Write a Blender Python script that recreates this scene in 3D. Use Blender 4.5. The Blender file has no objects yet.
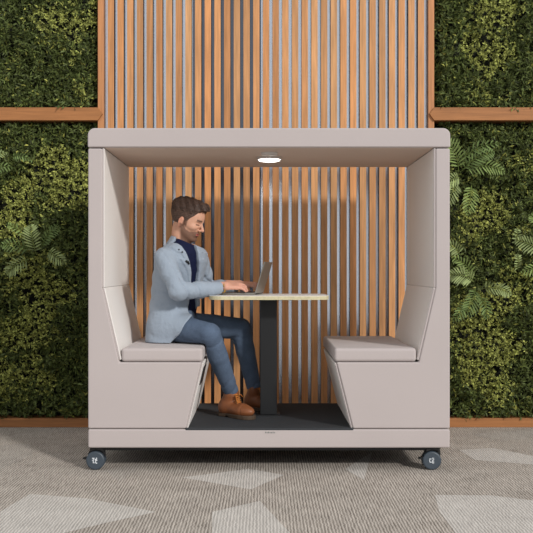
import bpy, bmesh, math, random
import numpy as np
from mathutils import Vector, Matrix

random.seed(7)
rng = np.random.default_rng(11)
sc = bpy.context.scene
COL = sc.collection
PI = math.pi
R = math.radians

# ------------------------------------------------------------------ measures
F = 979.0            # focal length in pixels of a 533 frame
VX, VY = 263.0, 270.0
CZ = 1.13            # eye height
def X(px, Y): return (px - VX) / F * Y
def Z(py, Y): return CZ - (py - VY) / F * Y
YF, YB = 5.5, 6.53   # booth front / back
WALL = 7.04

# ------------------------------------------------------------------ helpers
def srgb(r, g, b, k=1.0):
    def f(c):
        c = c / 255.0
        return (c / 12.92 if c <= 0.04045 else ((c + 0.055) / 1.055) ** 2.4) * k
    return (f(r), f(g), f(b), 1.0)

def link(o, parent=None):
    COL.objects.link(o)
    if parent is not None:
        o.parent = parent
    return o

def thing(name, label, cat, loc=(0, 0, 0), group=None):
    o = bpy.data.objects.new(name, None)
    o.empty_display_size = 0.1
    o.location = loc
    o['label'] = label; o['category'] = cat
    if group: o['group'] = group
    COL.objects.link(o)
    return o

def tag(o, label=None, cat=None, group=None, kind=None):
    if label: o['label'] = label
    if cat: o['category'] = cat
    if group: o['group'] = group
    if kind: o['kind'] = kind
    return o

def obj(name, me, mats, parent=None, smooth=False):
    if isinstance(me, bmesh.types.BMesh):
        m = bpy.data.meshes.new(name)
        bmesh.ops.recalc_face_normals(me, faces=me.faces[:])
        me.to_mesh(m); me.free(); me = m
    me.name = name
    if not isinstance(mats, (list, tuple)): mats = [mats]
    for mt in mats: me.materials.append(mt)
    if smooth:
        me.polygons.foreach_set('use_smooth', [True] * len(me.polygons))
    o = bpy.data.objects.new(name, me)
    if parent is not None:
        o.parent = parent
        # things sit at their own base: children meshes are given in world coordinates
        o.matrix_parent_inverse = Matrix.Translation(-parent.location) if parent.type == 'EMPTY' else Matrix()
    COL.objects.link(o)
    return o

def bevel(o, w, seg=3, angle=30):
    m = o.modifiers.new('bevel', 'BEVEL')
    m.width = w; m.segments = seg; m.limit_method = 'ANGLE'; m.angle_limit = R(angle)
    me = o.data
    me.polygons.foreach_set('use_smooth', [True] * len(me.polygons))
    wn = o.modifiers.new('wn', 'WEIGHTED_NORMAL'); wn.keep_sharp = False
    return o

def bx(bm, x0, x1, y0, y1, z0, z1, mi=0):
    v = [bm.verts.new((x, y, z)) for x in (x0, x1) for y in (y0, y1) for z in (z0, z1)]
    for q in ((0, 1, 3, 2), (4, 6, 7, 5), (0, 4, 5, 1), (2, 3, 7, 6), (0, 2, 6, 4), (1, 5, 7, 3)):
        f = bm.faces.new([v[i] for i in q]); f.material_index = mi
    return v

def prism_y(bm, pts, y0, y1, mi=0):
    """extrude an xz outline along y"""
    a = [bm.verts.new((x, y0, z)) for x, z in pts]
    b = [bm.verts.new((x, y1, z)) for x, z in pts]
    n = len(pts)
    fs = [bm.faces.new(a), bm.faces.new(b[::-1])]
    for i in range(n):
        fs.append(bm.faces.new((a[i], b[i], b[(i + 1) % n], a[(i + 1) % n])))
    for f in fs: f.material_index = mi

def prism_z(bm, pts, z0, z1, mi=0):
    a = [bm.verts.new((x, y, z0)) for x, y in pts]
    b = [bm.verts.new((x, y, z1)) for x, y in pts]
    n = len(pts)
    fs = [bm.faces.new(a[::-1]), bm.faces.new(b)]
    for i in range(n):
        fs.append(bm.faces.new((a[i], a[(i + 1) % n], b[(i + 1) % n], b[i])))
    for f in fs: f.material_index = mi

def lathe(bm, prof, c, axis='z', n=40, mi=0):
    """prof: list of (radius, height) along the axis"""
    rings = []
    for r, h in prof:
        ring = []
        for i in range(n):
            t = 2 * PI * i / n
            if axis == 'z': p = (c[0] + r * math.cos(t), c[1] + r * math.sin(t), c[2] + h)
            elif axis == 'y': p = (c[0] + r * math.cos(t), c[1] + h, c[2] + r * math.sin(t))
            else: p = (c[0] + h, c[1] + r * math.cos(t), c[2] + r * math.sin(t))
            ring.append(bm.verts.new(p))
        rings.append(ring)
    for a, b in zip(rings[:-1], rings[1:]):
        for i in range(n):
            f = bm.faces.new((a[i], a[(i + 1) % n], b[(i + 1) % n], b[i])); f.material_index = mi
    for ring in (rings[0], rings[-1]):
        f = bm.faces.new(ring); f.material_index = mi

def tube(bm, pts, r, n=8, mi=0):
    pts = [Vector(p) for p in pts]
    rr = r if isinstance(r, (list, tuple)) else [r] * len(pts)
    rings = []
    for i, p in enumerate(pts):
        d = (pts[min(i + 1, len(pts) - 1)] - pts[max(i - 1, 0)]).normalized()
        up = Vector((0, 0, 1)) if abs(d.z) < 0.9 else Vector((1, 0, 0))
        a = d.cross(up).normalized(); b = d.cross(a).normalized()
        rings.append([bm.verts.new(p + (a * math.cos(2 * PI * k / n) + b * math.sin(2 * PI * k / n)) * rr[i]) for k in range(n)])
    for a, b in zip(rings[:-1], rings[1:]):
        for k in range(n):
            f = bm.faces.new((a[k], a[(k + 1) % n], b[(k + 1) % n], b[k])); f.material_index = mi; f.smooth = True
    for ring in (rings[0], rings[-1]):
        f = bm.faces.new(ring); f.material_index = mi

# ------------------------------------------------------------------ materials
def mat(name, color, rough=0.6, metal=0.0, spec=0.5, attr=None, noise=None, bump=None, sheen=0.0, emit=None, grain=None):
    """noise=(scale, amount, stretch xyz)   bump=(scale, strength, distance, stretch)"""
    m = bpy.data.materials.new(name); m.use_nodes = True
    nt = m.node_tree; N = nt.nodes; L = nt.links
    p = N['Principled BSDF']
    p.inputs['Base Color'].default_value = color
    p.inputs['Roughness'].default_value = rough
    p.inputs['Metallic'].default_value = metal
    p.inputs['Specular IOR Level'].default_value = spec
    if sheen:
        p.inputs['Sheen Weight'].default_value = sheen
    src = None
    if attr:
        a = N.new('ShaderNodeAttribute'); a.attribute_name = attr; src = a.outputs['Color']
    tc = N.new('ShaderNodeTexCoord')
    def mapped(st):
        mp = N.new('ShaderNodeMapping'); mp.inputs['Scale'].default_value = st
        L.new(tc.outputs['Object'], mp.inputs['Vector']); return mp.outputs['Vector']
    if noise:
        sets = noise if isinstance(noise, list) else [noise]
        for (s, amt, st) in sets:
            n = N.new('ShaderNodeTexNoise'); n.inputs['Scale'].default_value = s; n.inputs['Detail'].default_value = 5
            L.new(mapped(st), n.inputs['Vector'])
            mr = N.new('ShaderNodeMapRange')
            mr.inputs['From Min'].default_value = 0.25; mr.inputs['From Max'].default_value = 0.75
            mr.inputs['To Min'].default_value = 1 - amt; mr.inputs['To Max'].default_value = 1 + amt
            L.new(n.outputs['Fac'], mr.inputs['Value'])
            mx = N.new('ShaderNodeVectorMath'); mx.operation = 'SCALE'
            if src is None: mx.inputs[0].default_value = color[:3]
            else: L.new(src, mx.inputs[0])
            L.new(mr.outputs['Result'], mx.inputs['Scale'])
            src = mx.outputs['Vector']
    if src is not None:
        L.new(src, p.inputs['Base Color'])
    if bump:
        s, st_, d, st = bump
        n = N.new('ShaderNodeTexNoise'); n.inputs['Scale'].default_value = s; n.inputs['Detail'].default_value = 3
        L.new(mapped(st), n.inputs['Vector'])
        b = N.new('ShaderNodeBump'); b.inputs['Strength'].default_value = st_; b.inputs['Distance'].default_value = d
        L.new(n.outputs['Fac'], b.inputs['Height']); L.new(b.outputs['Normal'], p.inputs['Normal'])
    if emit:
        p.inputs['Emission Color'].default_value = emit[0]; p.inputs['Emission Strength'].default_value = emit[1]
    return m

ONE = (1, 1, 1)
M = {}
M['shell'] = mat('booth_outer_fabric', srgb(186, 176, 174), 0.85, spec=0.2, noise=[(420, 0.04, ONE), (3, 0.02, ONE)], bump=(500, 0.25, 0.001, ONE), sheen=0.15)
M['lining'] = mat('booth_lining_fabric', srgb(240, 235, 230), 0.85, spec=0.2, noise=(420, 0.04, ONE), bump=(500, 0.25, 0.001, ONE), sheen=0.15)
M['roofin'] = mat('roof_lining_felt', srgb(215, 196, 182), 0.9, spec=0.1, noise=(400, 0.05, ONE))
M['mat'] = mat('charcoal_mat', srgb(58, 60, 63), 0.9, spec=0.2, noise=[(700, 0.35, ONE), (6, 0.08, ONE)], bump=(900, 0.5, 0.002, ONE))
M['black'] = mat('black_metal', srgb(24, 25, 27), 0.45, spec=0.4, noise=(30, 0.06, ONE))
M['blackp'] = mat('black_plastic', srgb(20, 20, 22), 0.5)
M['hub'] = mat('grey_wheel_plastic', srgb(62, 72, 82), 0.45, noise=(60, 0.05, ONE))
M['mark'] = mat('white_print', srgb(215, 220, 225), 0.6)
M['badge'] = mat('grey_print', srgb(120, 124, 120), 0.6)
M['top'] = mat('white_laminate', srgb(238, 236, 233), 0.35, noise=(20, 0.01, ONE))
M['ply'] = mat('birch_ply_edge', srgb(205, 196, 160), 0.6, noise=[(40, 0.12, (1, 1, 14)), (60, 0.12, ONE)])
M['wood'] = mat('oak_slats', srgb(200, 140, 90), 0.5, attr='Col', spec=0.3,
                noise=[(9, 0.22, (6, 6, 0.35)), (60, 0.12, (3, 3, 0.12)), (2.2, 0.12, (2, 2, 0.8))], bump=(60, 0.15, 0.001, (3, 3, 0.12)))
M['woodh'] = mat('reddish_wood_trim', srgb(162, 109, 66), 0.5, spec=0.3,
                 noise=[(9, 0.20, (0.35, 6, 6)), (60, 0.12, (0.12, 3, 3))], bump=(60, 0.15, 0.001, (0.12, 3, 3)))
M['woodv'] = mat('oak_post', srgb(190, 132, 88), 0.5, spec=0.3,
                 noise=[(9, 0.20, (6, 6, 0.35)), (60, 0.12, (3, 3, 0.12))])
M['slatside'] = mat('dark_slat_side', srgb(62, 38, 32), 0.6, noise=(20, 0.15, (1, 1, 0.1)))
M['alu'] = mat('brushed_aluminium_backing', srgb(222, 228, 238), 0.22, metal=0.9)
M['alu_dim'] = mat('dim_reflection_backing', srgb(112, 116, 126), 0.2, metal=0.9)  # same metal with a dimmer reflection put into its colour
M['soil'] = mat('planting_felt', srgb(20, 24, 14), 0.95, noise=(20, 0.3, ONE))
M['plaster'] = mat('wall_plaster', srgb(170, 168, 164), 0.9)
M['silver'] = mat('laptop_silver', srgb(150, 147, 140), 0.35, metal=0.7, noise=(50, 0.04, ONE))
M['key'] = mat('laptop_keys', srgb(30, 30, 32), 0.5)
M['screen'] = mat('laptop_display', srgb(18, 20, 24), 0.15)
M['lamp'] = mat('lamp_glow', (1, 1, 1, 1), 0.5, emit=((1, 0.96, 0.9, 1), 9))
M['white'] = mat('white_fitting', srgb(205, 200, 195), 0.4)
M['skin'] = mat('skin', srgb(205, 150, 125), 0.5, attr='Col', spec=0.35, noise=(120, 0.05, ONE))
M['skin'].node_tree.nodes['Principled BSDF'].inputs['Subsurface Weight'].default_value = 0.08
M['skin'].node_tree.nodes['Principled BSDF'].inputs['Subsurface Radius'].default_value = (0.008, 0.003, 0.002)
M['hair'] = mat('brown_hair', srgb(72, 50, 38), 0.6, attr='Col', noise=[(70, 0.45, (1, 1, 1))], bump=(160, 0.9, 0.006, (0.35, 1, 0.6)))
M['eye'] = mat('eye', srgb(70, 55, 48), 0.2)
M['blazer'] = mat('light_blue_grey_wool', srgb(152, 164, 178), 0.85, spec=0.15, noise=[(500, 0.10, ONE), (9, 0.05, ONE)], bump=(28, 0.6, 0.012, ONE), sheen=0.1)
M['tee'] = mat('navy_jersey', srgb(24, 30, 58), 0.85, spec=0.15, noise=(60, 0.1, ONE), bump=(30, 0.4, 0.005, ONE))
M['jeans'] = mat('blue_denim', srgb(86, 101, 122), 0.85, spec=0.15, noise=[(280, 0.22, ONE), (14, 0.16, ONE)], bump=(38, 0.5, 0.008, ONE))
M['boot'] = mat('tan_leather', srgb(134, 80, 47), 0.5, noise=[(22, 0.2, ONE), (120, 0.08, ONE)], bump=(60, 0.2, 0.002, ONE))
M['sole'] = mat('dark_rubber_sole', srgb(74, 58, 44), 0.8, noise=(80, 0.1, ONE))
M['lace'] = mat('orange_lace', srgb(196, 120, 48), 0.7)
M['lacedark'] = mat('dark_eyelet', srgb(60, 40, 28), 0.6)
M['gold'] = mat('gold_metal', srgb(215, 175, 95), 0.3, metal=0.9)
M['foliage'] = mat('foliage', srgb(60, 80, 30), 0.55, attr='Col', spec=0.25)
fp = M['foliage'].node_tree.nodes['Principled BSDF']
M['palm'] = mat('palm_leaflet', srgb(96, 134, 62), 0.6, attr='Col', spec=0.2)

# carpet: fine ribs running away from the viewer, two yarn tones
def carpet(name, c1, c2):
    m = bpy.data.materials.new(name); m.use_nodes = True
    nt = m.node_tree; N = nt.nodes; L = nt.links; p = N['Principled BSDF']
    p.inputs['Roughness'].default_value = 0.95; p.inputs['Specular IOR Level'].default_value = 0.1
    tc = N.new('ShaderNodeTexCoord')
    def noise(scale, st, detail=3):
        mp = N.new('ShaderNodeMapping'); mp.inputs['Scale'].default_value = st
        L.new(tc.outputs['Object'], mp.inputs['Vector'])
        n = N.new('ShaderNodeTexNoise'); n.inputs['Scale'].default_value = scale; n.inputs['Detail'].default_value = detail
        L.new(mp.outputs['Vector'], n.inputs['Vector']); return n
    w = N.new('ShaderNodeTexWave'); w.wave_type = 'BANDS'; w.bands_direction = 'X'
    w.inputs['Scale'].default_value = 21.0; w.inputs['Distortion'].default_value = 3.0
    w.inputs['Detail'].default_value = 2; w.inputs['Detail Scale'].default_value = 1.6
    mpw = N.new('ShaderNodeMapping'); mpw.inputs['Scale'].default_value = (1, 0.9, 1)
    L.new(tc.outputs['Object'], mpw.inputs['Vector']); L.new(mpw.outputs['Vector'], w.inputs['Vector'])
    n1 = noise(60, (2.2, 0.14, 1)); n2 = noise(5, ONE, 2)
    add = N.new('ShaderNodeMath'); add.operation = 'MULTIPLY_ADD'
    L.new(n1.outputs['Fac'], add.inputs[0]); add.inputs[1].default_value = 0.9
    mm = N.new('ShaderNodeMath'); mm.operation = 'MULTIPLY_ADD'
    L.new(w.outputs['Fac'], mm.inputs[0]); mm.inputs[1].default_value = 0.55; mm.inputs[2].default_value = -0.28
    L.new(mm.outputs[0], add.inputs[2])
    a2 = N.new('ShaderNodeMath'); a2.operation = 'MULTIPLY_ADD'
    L.new(n2.outputs['Fac'], a2.inputs[0]); a2.inputs[1].default_value = 0.35; L.new(add.outputs[0], a2.inputs[2])
    mix = N.new('ShaderNodeMix'); mix.data_type = 'RGBA'; mix.clamp_factor = True
    mr = N.new('ShaderNodeMapRange'); mr.inputs['From Min'].default_value = 0.2; mr.inputs['From Max'].default_value = 1.05
    L.new(a2.outputs[0], mr.inputs['Value'])
    L.new(mr.outputs['Result'], mix.inputs['Factor'])
    mix.inputs['A'].default_value = c1; mix.inputs['B'].default_value = c2
    L.new(mix.outputs['Result'], p.inputs['Base Color'])
    b = N.new('ShaderNodeBump'); b.inputs['Strength'].default_value = 0.6; b.inputs['Distance'].default_value = 0.004
    L.new(add.outputs[0], b.inputs['Height']); L.new(b.outputs['Normal'], p.inputs['Normal'])
    return m
M['carpet'] = carpet('carpet_dark_yarn', srgb(118, 110, 102), srgb(212, 202, 191))
M['carpetl'] = carpet('carpet_light_yarn', srgb(166, 160, 154), srgb(222, 216, 208))
M['carpetm'] = carpet('carpet_mid_yarn', srgb(130, 122, 115), srgb(206, 198, 188))

# ------------------------------------------------------------------ setting
bm = bmesh.new()
v = [bm.verts.new(p) for p in ((-5, -1.5, 0), (5, -1.5, 0), (5, WALL + 0.3, 0), (-5, WALL + 0.3, 0))]
bm.faces.new(v)
def fpt(px, py):
    Y = CZ * F / (py - VY); return (X(px, Y), Y)
patches = [
    (1, [(0, 512), (30, 494), (87, 498.5), (156, 512), (110, 522), (60, 534), (0, 560)]),
    (1, [(182, 477.5), (249, 469), (284, 475), (251, 489.5)]),
    (1, [(212, 512), (260, 501), (304, 548), (212, 540)]),
    (1, [(345, 469), (372, 452), (364, 480)]),
    (1, [(435, 495), (492, 495.5), (560, 504), (560, 560), (470, 552), (439, 511)]),
    (1, [(459, 450), (492, 448), (533, 456), (550, 466), (475, 460)]),
    (2, [(-20, 446), (30, 444), (33, 455), (-20, 478)]),
    (2, [(470, 434), (533, 430), (560, 433), (500, 442)]),
    (2, [(105, 470), (150, 462), (120, 482)]),
]
for mi, pts in patches:
    f = bm.faces.new([bm.verts.new((*fpt(px, py), 0.0006)) for px, py in pts]); f.material_index = mi
me = bpy.data.meshes.new('floor'); 
for f in bm.faces:
    f.normal_update()
    if f.normal.z < 0: f.normal_flip()
bm.to_mesh(me); bm.free()
floor = bpy.data.objects.new('floor', me); COL.objects.link(floor)
for k in ('carpet', 'carpetl', 'carpetm'): me.materials.append(M[k])
tag(floor, 'beige grey ribbed carpet with pale angular patches', kind='structure')

HT = 3.7   # built height of the wall
PXL, PXR = X(98, WALL), X(434, WALL)        # outer edges of the two posts
PIL, PIR = X(104, WALL), X(428, WALL)
SX = 3.3
zb0, zb1 = Z(121, WALL), Z(108, WALL)       # cross beam
zk1 = Z(418, WALL)                           # top of baseboard

# back wall with metal facing behind the slats, its dimmer reflections painted as a darker panel
bm = bmesh.new()
bx(bm, -5, 5, WALL + 0.225, WALL + 0.36, 0, HT, 0)
wall = obj('wall_back', bm, M['plaster']); tag(wall, 'plain back wall behind the planting and slats', kind='structure')
bm = bmesh.new()
bx(bm, PXL, PXR, WALL + 0.047, WALL + 0.20, 0, HT, 0)
def facing(xa, xb, mi):
    f = bm.faces.new([bm.verts.new(p) for p in ((xa, WALL + 0.0465, 0), (xb, WALL + 0.0465, 0), (xb, WALL + 0.0465, HT), (xa, WALL + 0.0465, HT))])
    f.material_index = mi
a, b = X(193, WALL + .06), X(261, WALL + .06)
facing(PXL, a, 1); facing(a, b, 2); facing(b, PXR, 1)
wall = obj('trim_5', bm, [M['plaster'], M['alu'], M['alu_dim']])
tag(wall, 'grey metal facing seen in the gaps between the wooden slats', kind='structure')

# slats
npitch = 33
g0, g1 = X(106.0, WALL), X(426.0, WALL)
pitch = (g1 - g0) / npitch
sw = pitch * 0.65
bm = bmesh.new(); tones = []
for i in range(npitch):
    cx = g0 + (i + 0.5) * pitch
    n0 = len(bm.faces)
    bx(bm, cx - sw / 2, cx + sw / 2, WALL, WALL + 0.046, 0, HT)
    bm.faces.ensure_lookup_table()
    for f in bm.faces[n0:]:
        f.normal_update()
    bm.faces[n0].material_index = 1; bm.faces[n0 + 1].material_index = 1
    t = 0.82 + 0.34 * random.random(); h = random.random()
    tones += [(0.57 * t, (0.255 + 0.05 * h) * t, (0.098 + 0.04 * h) * t, 1)] * 8
slats = obj('wood_slat_cladding', bm, [M['wood'], M['slatside']])
ca = slats.data.color_attributes.new('Col', 'FLOAT_COLOR', 'POINT')
ca.data.foreach_set('color', np.array(tones, dtype=np.float32).ravel())
bm = bmesh.new()
tag(slats, 'full height cladding of narrow vertical wooden slats behind the booth', 'wall cladding')

def trim(name, m, label, boxes, bev=0.003):
    bm = bmesh.new()
    for b_ in boxes: bx(bm, *b_)
    o = obj(name, bm, m); bevel(o, bev, 2); tag(o, label, kind='structure'); return o
trim('trim_1', M['woodv'], 'vertical wooden post left of the slats', [(PXL, PIL, WALL - 0.012, WALL + 0.22, 0, HT)])
trim('trim_2', M['woodv'], 'vertical wooden post right of the slats', [(PIR, PXR, WALL - 0.012, WALL + 0.22, 0, HT)])
def beam(name, x_out, x_in, tip, label):
    bm = bmesh.new(); zc = (zb0 + zb1) / 2
    pts = [(x_out, zb0), (x_in, zb0), (tip, zc), (x_in, zb1), (x_out, zb1)]
    if x_out > x_in: pts = pts[::-1]
    prism_y(bm, pts, WALL - 0.03, WALL + 0.22)
    o = obj(name, bm, M['woodh']); bevel(o, 0.003, 2); tag(o, label, kind='structure')
beam('trim_3', -SX, X(98.5, WALL), X(103.2, WALL), 'horizontal wooden beam across the left living wall')
beam('trim_4', SX, X(433.5, WALL), X(428.8, WALL), 'horizontal wooden beam across the right living wall')
trim('baseboard_left', M['woodh'], 'wooden baseboard under the left living wall', [(-SX, PXL, WALL - 0.01, WALL + 0.22, 0, zk1)])
trim('baseboard_right', M['woodh'], 'wooden baseboard under the right living wall', [(PXR, SX, WALL - 0.01, WALL + 0.22, 0, zk1)])

# ------------------------------------------------------------------ living walls
def gauss(x, z, lst):
    s = np.zeros_like(x)
    for (px, py, rx, ry, w) in lst:
        gx, gz = X(px, WALL), Z(py, WALL)
        s += w * np.exp(-(((x - gx) * 139 / rx) ** 2 + ((z - gz) * 139 / ry) ** 2))
    return s
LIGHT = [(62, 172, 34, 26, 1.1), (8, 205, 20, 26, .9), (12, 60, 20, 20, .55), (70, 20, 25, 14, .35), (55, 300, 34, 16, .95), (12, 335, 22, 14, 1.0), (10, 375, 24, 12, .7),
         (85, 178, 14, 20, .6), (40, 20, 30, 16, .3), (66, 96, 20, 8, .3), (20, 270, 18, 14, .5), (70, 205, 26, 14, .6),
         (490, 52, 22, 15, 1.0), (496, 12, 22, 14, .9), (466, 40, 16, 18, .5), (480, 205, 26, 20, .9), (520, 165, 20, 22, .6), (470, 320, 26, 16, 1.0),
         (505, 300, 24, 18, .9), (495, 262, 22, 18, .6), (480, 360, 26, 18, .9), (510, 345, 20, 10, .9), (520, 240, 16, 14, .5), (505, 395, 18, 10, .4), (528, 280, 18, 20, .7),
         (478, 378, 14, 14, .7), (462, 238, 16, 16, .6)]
def vnoise(x, z, s, seed):
    r = np.random.default_rng(seed); G = r.random((64, 64))
    u = (x * s) % 62; w = (z * s) % 62
    i = u.astype(int); j = w.astype(int); fu = u - i; fw = w - j
    fu = fu * fu * (3 - 2 * fu); fw = fw * fw * (3 - 2 * fw)
    return (G[i, j] * (1 - fu) + G[i + 1, j] * fu) * (1 - fw) + (G[i, j + 1] * (1 - fu) + G[i + 1, j + 1] * fu) * fw

def foliage(name, x0, x1, z0, z1, dens, seed, label, under):
    r = np.random.default_rng(seed)
    area = (x1 - x0) * (z1 - z0)
    ns = int(area * dens)
    sx = r.uniform(x0 + .01, x1 - .01, ns); sz = r.uniform(z0 + .005, z1 - .02, ns)
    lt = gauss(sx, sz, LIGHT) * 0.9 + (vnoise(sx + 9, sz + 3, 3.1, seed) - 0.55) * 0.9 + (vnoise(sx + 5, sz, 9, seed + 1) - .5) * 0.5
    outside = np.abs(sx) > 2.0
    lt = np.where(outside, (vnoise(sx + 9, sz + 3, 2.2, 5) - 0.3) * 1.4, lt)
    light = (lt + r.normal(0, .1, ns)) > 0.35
    bump = vnoise(sx + 7, sz + 2, 6, seed + 2) * .6 + vnoise(sx + 7, sz + 2, 14, seed + 3) * .4
    edge = np.clip(np.minimum(np.minimum(sx - x0, x1 - sx), np.minimum(z1 - sz, sz - z0 + .10)) / .07, 0.0, 1)
    depth = 0.02 + edge * (0.04 + bump * 0.10) + np.where(light, .02, 0)
    depth *= 1 - 0.8 * (r.random(ns) ** 1.5)
    by = WALL + 0.12 - depth
    ax = np.stack([r.normal(0, .45, ns), -np.ones(ns), r.normal(.25, .4, ns)], 1); ax /= np.linalg.norm(ax, axis=1)[:, None]
    nl = 7
    V = []; C = []; K = []
    for k in range(nl):
        n = ns
        sc_ = np.where(light, r.uniform(.014, .026, n), r.uniform(.024, .046, n))   # leaf length
        wd = sc_ * np.where(light, r.uniform(.42, .6, n), r.uniform(.24, .36, n))
        t = k / nl
        stem = np.where(light, .040, .050)
        pos = np.stack([sx, by, sz], 1) + ax * (stem * t)[:, None]
        rnd = r.normal(0, 1, (n, 3)); side = rnd - (rnd * ax).sum(1)[:, None] * ax
        side /= np.linalg.norm(side, axis=1)[:, None]
        d = side * (1.0 - .45 * t) + ax * (.35 + .6 * t); d /= np.linalg.norm(d, axis=1)[:, None]
        nr = np.cross(d, np.cross(ax + r.normal(0, .35, (n, 3)), d)); nr /= np.linalg.norm(nr, axis=1)[:, None] + 1e-9
        s = np.cross(d, nr)
        L_ = sc_[:, None]; W_ = wd[:, None]
        b = pos; mid = pos + d * L_ * .5 - nr * W_ * .18; tip = pos + d * L_ - nr * L_ * .12
        l1 = pos + d * L_ * .42 + s * W_ * .5; r1 = pos + d * L_ * .42 - s * W_ * .5
        V.append(np.stack([b, l1, tip, r1, mid], 1))
        var = (.35 + 1.25 * r.random(n) ** 1.3)[:, None]
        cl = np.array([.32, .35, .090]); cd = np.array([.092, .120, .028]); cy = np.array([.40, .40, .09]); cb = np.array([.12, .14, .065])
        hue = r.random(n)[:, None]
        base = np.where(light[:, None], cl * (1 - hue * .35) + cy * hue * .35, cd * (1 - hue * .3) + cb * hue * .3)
        yell = (r.random(n) < .05)[:, None]
        base = np.where(yell, cy * .8, base)
        C.append((base * var))
    V = np.concatenate(V).reshape(-1, 3); C = np.concatenate(C)
    nL = len(C)
    o5 = (np.arange(nL) * 5)[:, None]
    tri = np.array([[0, 4, 1], [0, 3, 4], [1, 4, 2], [4, 3, 2]]).reshape(1, 12)
    faces = (o5 + tri).ravel()
    # backing felt
    nb = len(V)
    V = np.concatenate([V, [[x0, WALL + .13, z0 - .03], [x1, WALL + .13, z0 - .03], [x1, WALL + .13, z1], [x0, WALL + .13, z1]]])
    me = bpy.data.meshes.new(name)
    me.vertices.add(len(V)); me.vertices.foreach_set('co', V.astype(np.float32).ravel())
    nf = nL * 4
    idx = np.concatenate([faces, [nb, nb + 1, nb + 2, nb + 3]])
    me.loops.add(len(idx)); me.loops.foreach_set('vertex_index', idx.astype(np.int32))
    me.polygons.add(nf + 1)
    st = np.concatenate([np.arange(nf) * 3, [nf * 3]]); me.polygons.foreach_set('loop_start', st.astype(np.int32))
    me.polygons.foreach_set('loop_total', np.concatenate([np.full(nf, 3), [4]]).astype(np.int32))
    mi = np.zeros(nf + 1, dtype=np.int32); mi[-1] = 1
    me.materials.append(M['foliage']); me.materials.append(M['soil'])
    me.polygons.foreach_set('material_index', mi)
    me.update(calc_edges=True)
    ca = me.color_attributes.new('Col', 'FLOAT_COLOR', 'POINT')
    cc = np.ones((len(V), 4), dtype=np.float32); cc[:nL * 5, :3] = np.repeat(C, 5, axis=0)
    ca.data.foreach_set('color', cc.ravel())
    o = bpy.data.objects.new(name, me); COL.objects.link(o)
    tag(o, label, 'living wall', kind='stuff')
    return o
D1, D2 = 2700, 2700
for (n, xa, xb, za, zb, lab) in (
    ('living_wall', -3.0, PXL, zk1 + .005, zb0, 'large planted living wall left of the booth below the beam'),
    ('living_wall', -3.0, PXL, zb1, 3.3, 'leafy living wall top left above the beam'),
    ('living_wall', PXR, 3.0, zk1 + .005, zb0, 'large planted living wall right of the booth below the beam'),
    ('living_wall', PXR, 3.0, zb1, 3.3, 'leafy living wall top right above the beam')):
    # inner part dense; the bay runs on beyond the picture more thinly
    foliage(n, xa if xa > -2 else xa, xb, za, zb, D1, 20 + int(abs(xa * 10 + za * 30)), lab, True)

def leaf_mesh(name, V, Fc, C, m, parent):
    me = bpy.data.meshes.new(name); me.from_pydata([tuple(p) for p in V], [], Fc)
    ca = me.color_attributes.new('Col', 'FLOAT_COLOR', 'POINT')
    ca.data.foreach_set('color', np.array([(c[0], c[1], c[2], 1) for c in C], dtype=np.float32).ravel())
    return obj(name, me, m, parent)

def frond(parent, px, py, ang, length, width, curve=0.25, tone=(.17, .27, .10), nleaf=11, Yb=WALL - .02, seed=0):
    """feather frond: base at (px,py), ang = direction in the wall plane (deg, 0=right, 90=up)"""
    r = random.Random(seed)
    base = Vector((X(px, Yb), Yb, Z(py, Yb)))
    a = R(ang); d = Vector((math.cos(a), 0, math.sin(a))); n = Vector((-math.sin(a), 0, math.cos(a))); out = Vector((0, -1, 0))
    V = []; Fc = []; C = []
    def p(t):
        return base + d * (length * t) + n * (curve * length * t * t) + out * (0.05 + .10 * math.sin(t * 2.4)) + Vector((0, 0, -0.15 * length * t * t))
    pts = [p(i / 12) for i in range(13)]
    # rachis: thin three sided rod
    for i, q in enumerate(pts):
        w = .0028 * (1 - .7 * i / 12)
        tdir = (pts[min(i + 1, 12)] - pts[max(i - 1, 0)]).normalized(); s = tdir.cross(out).normalized()
        V += [q + s * w, q - s * w, q + out * w]; C += [(tone[0] * .8, tone[1] * .8, tone[2] * .6)] * 3
        if i:
            b = i * 3
            for k in range(3):
                Fc.append((b - 3 + k, b - 3 + (k + 1) % 3, b + (k + 1) % 3, b + k))
    for i in range(nleaf):
        t = .12 + .88 * i / (nleaf - 1)
        q = p(t); tdir = (p(min(t + .03, 1.03)) - p(t - .03)).normalized(); s = tdir.cross(out).normalized()
        ll = width * (math.sin(PI * min(1, .18 + .80 * t)) ** .7) * r.uniform(.88, 1.1)
        for sg in (-1, 1):
            fw = .55 + .5 * t
            ld = (s * sg + tdir * fw + out * r.uniform(-.05, .25)).normalized()
            kk = r.uniform(.7, 1.35); lw = .0115 * r.uniform(.8, 1.15)
            nn = ld.cross(out).normalized()
            k = len(V); col = tuple(c * kk for c in tone)
            drop = Vector((0, -.004, -.018 * r.random()))
            V += [q, q + ld * ll * .35 + nn * lw * .5 + out * .004, q + ld * ll * .35 - nn * lw * .5 + out * .004, q + ld * ll * .35 + out * .0,
                  q + ld * ll * .75 + nn * lw * .4 + drop * .4, q + ld * ll * .75 - nn * lw * .4 + drop * .4, q + ld * ll + drop]
            C += [col] * 7
            Fc += [(k, k + 3, k + 1), (k, k + 2, k + 3), (k + 1, k + 3, k + 4), (k + 3, k + 2, k + 5), (k + 3, k + 5, k + 4), (k + 4, k + 5, k + 6)]
    return leaf_mesh('frond', V, Fc, C, M['palm'], parent)

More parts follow.
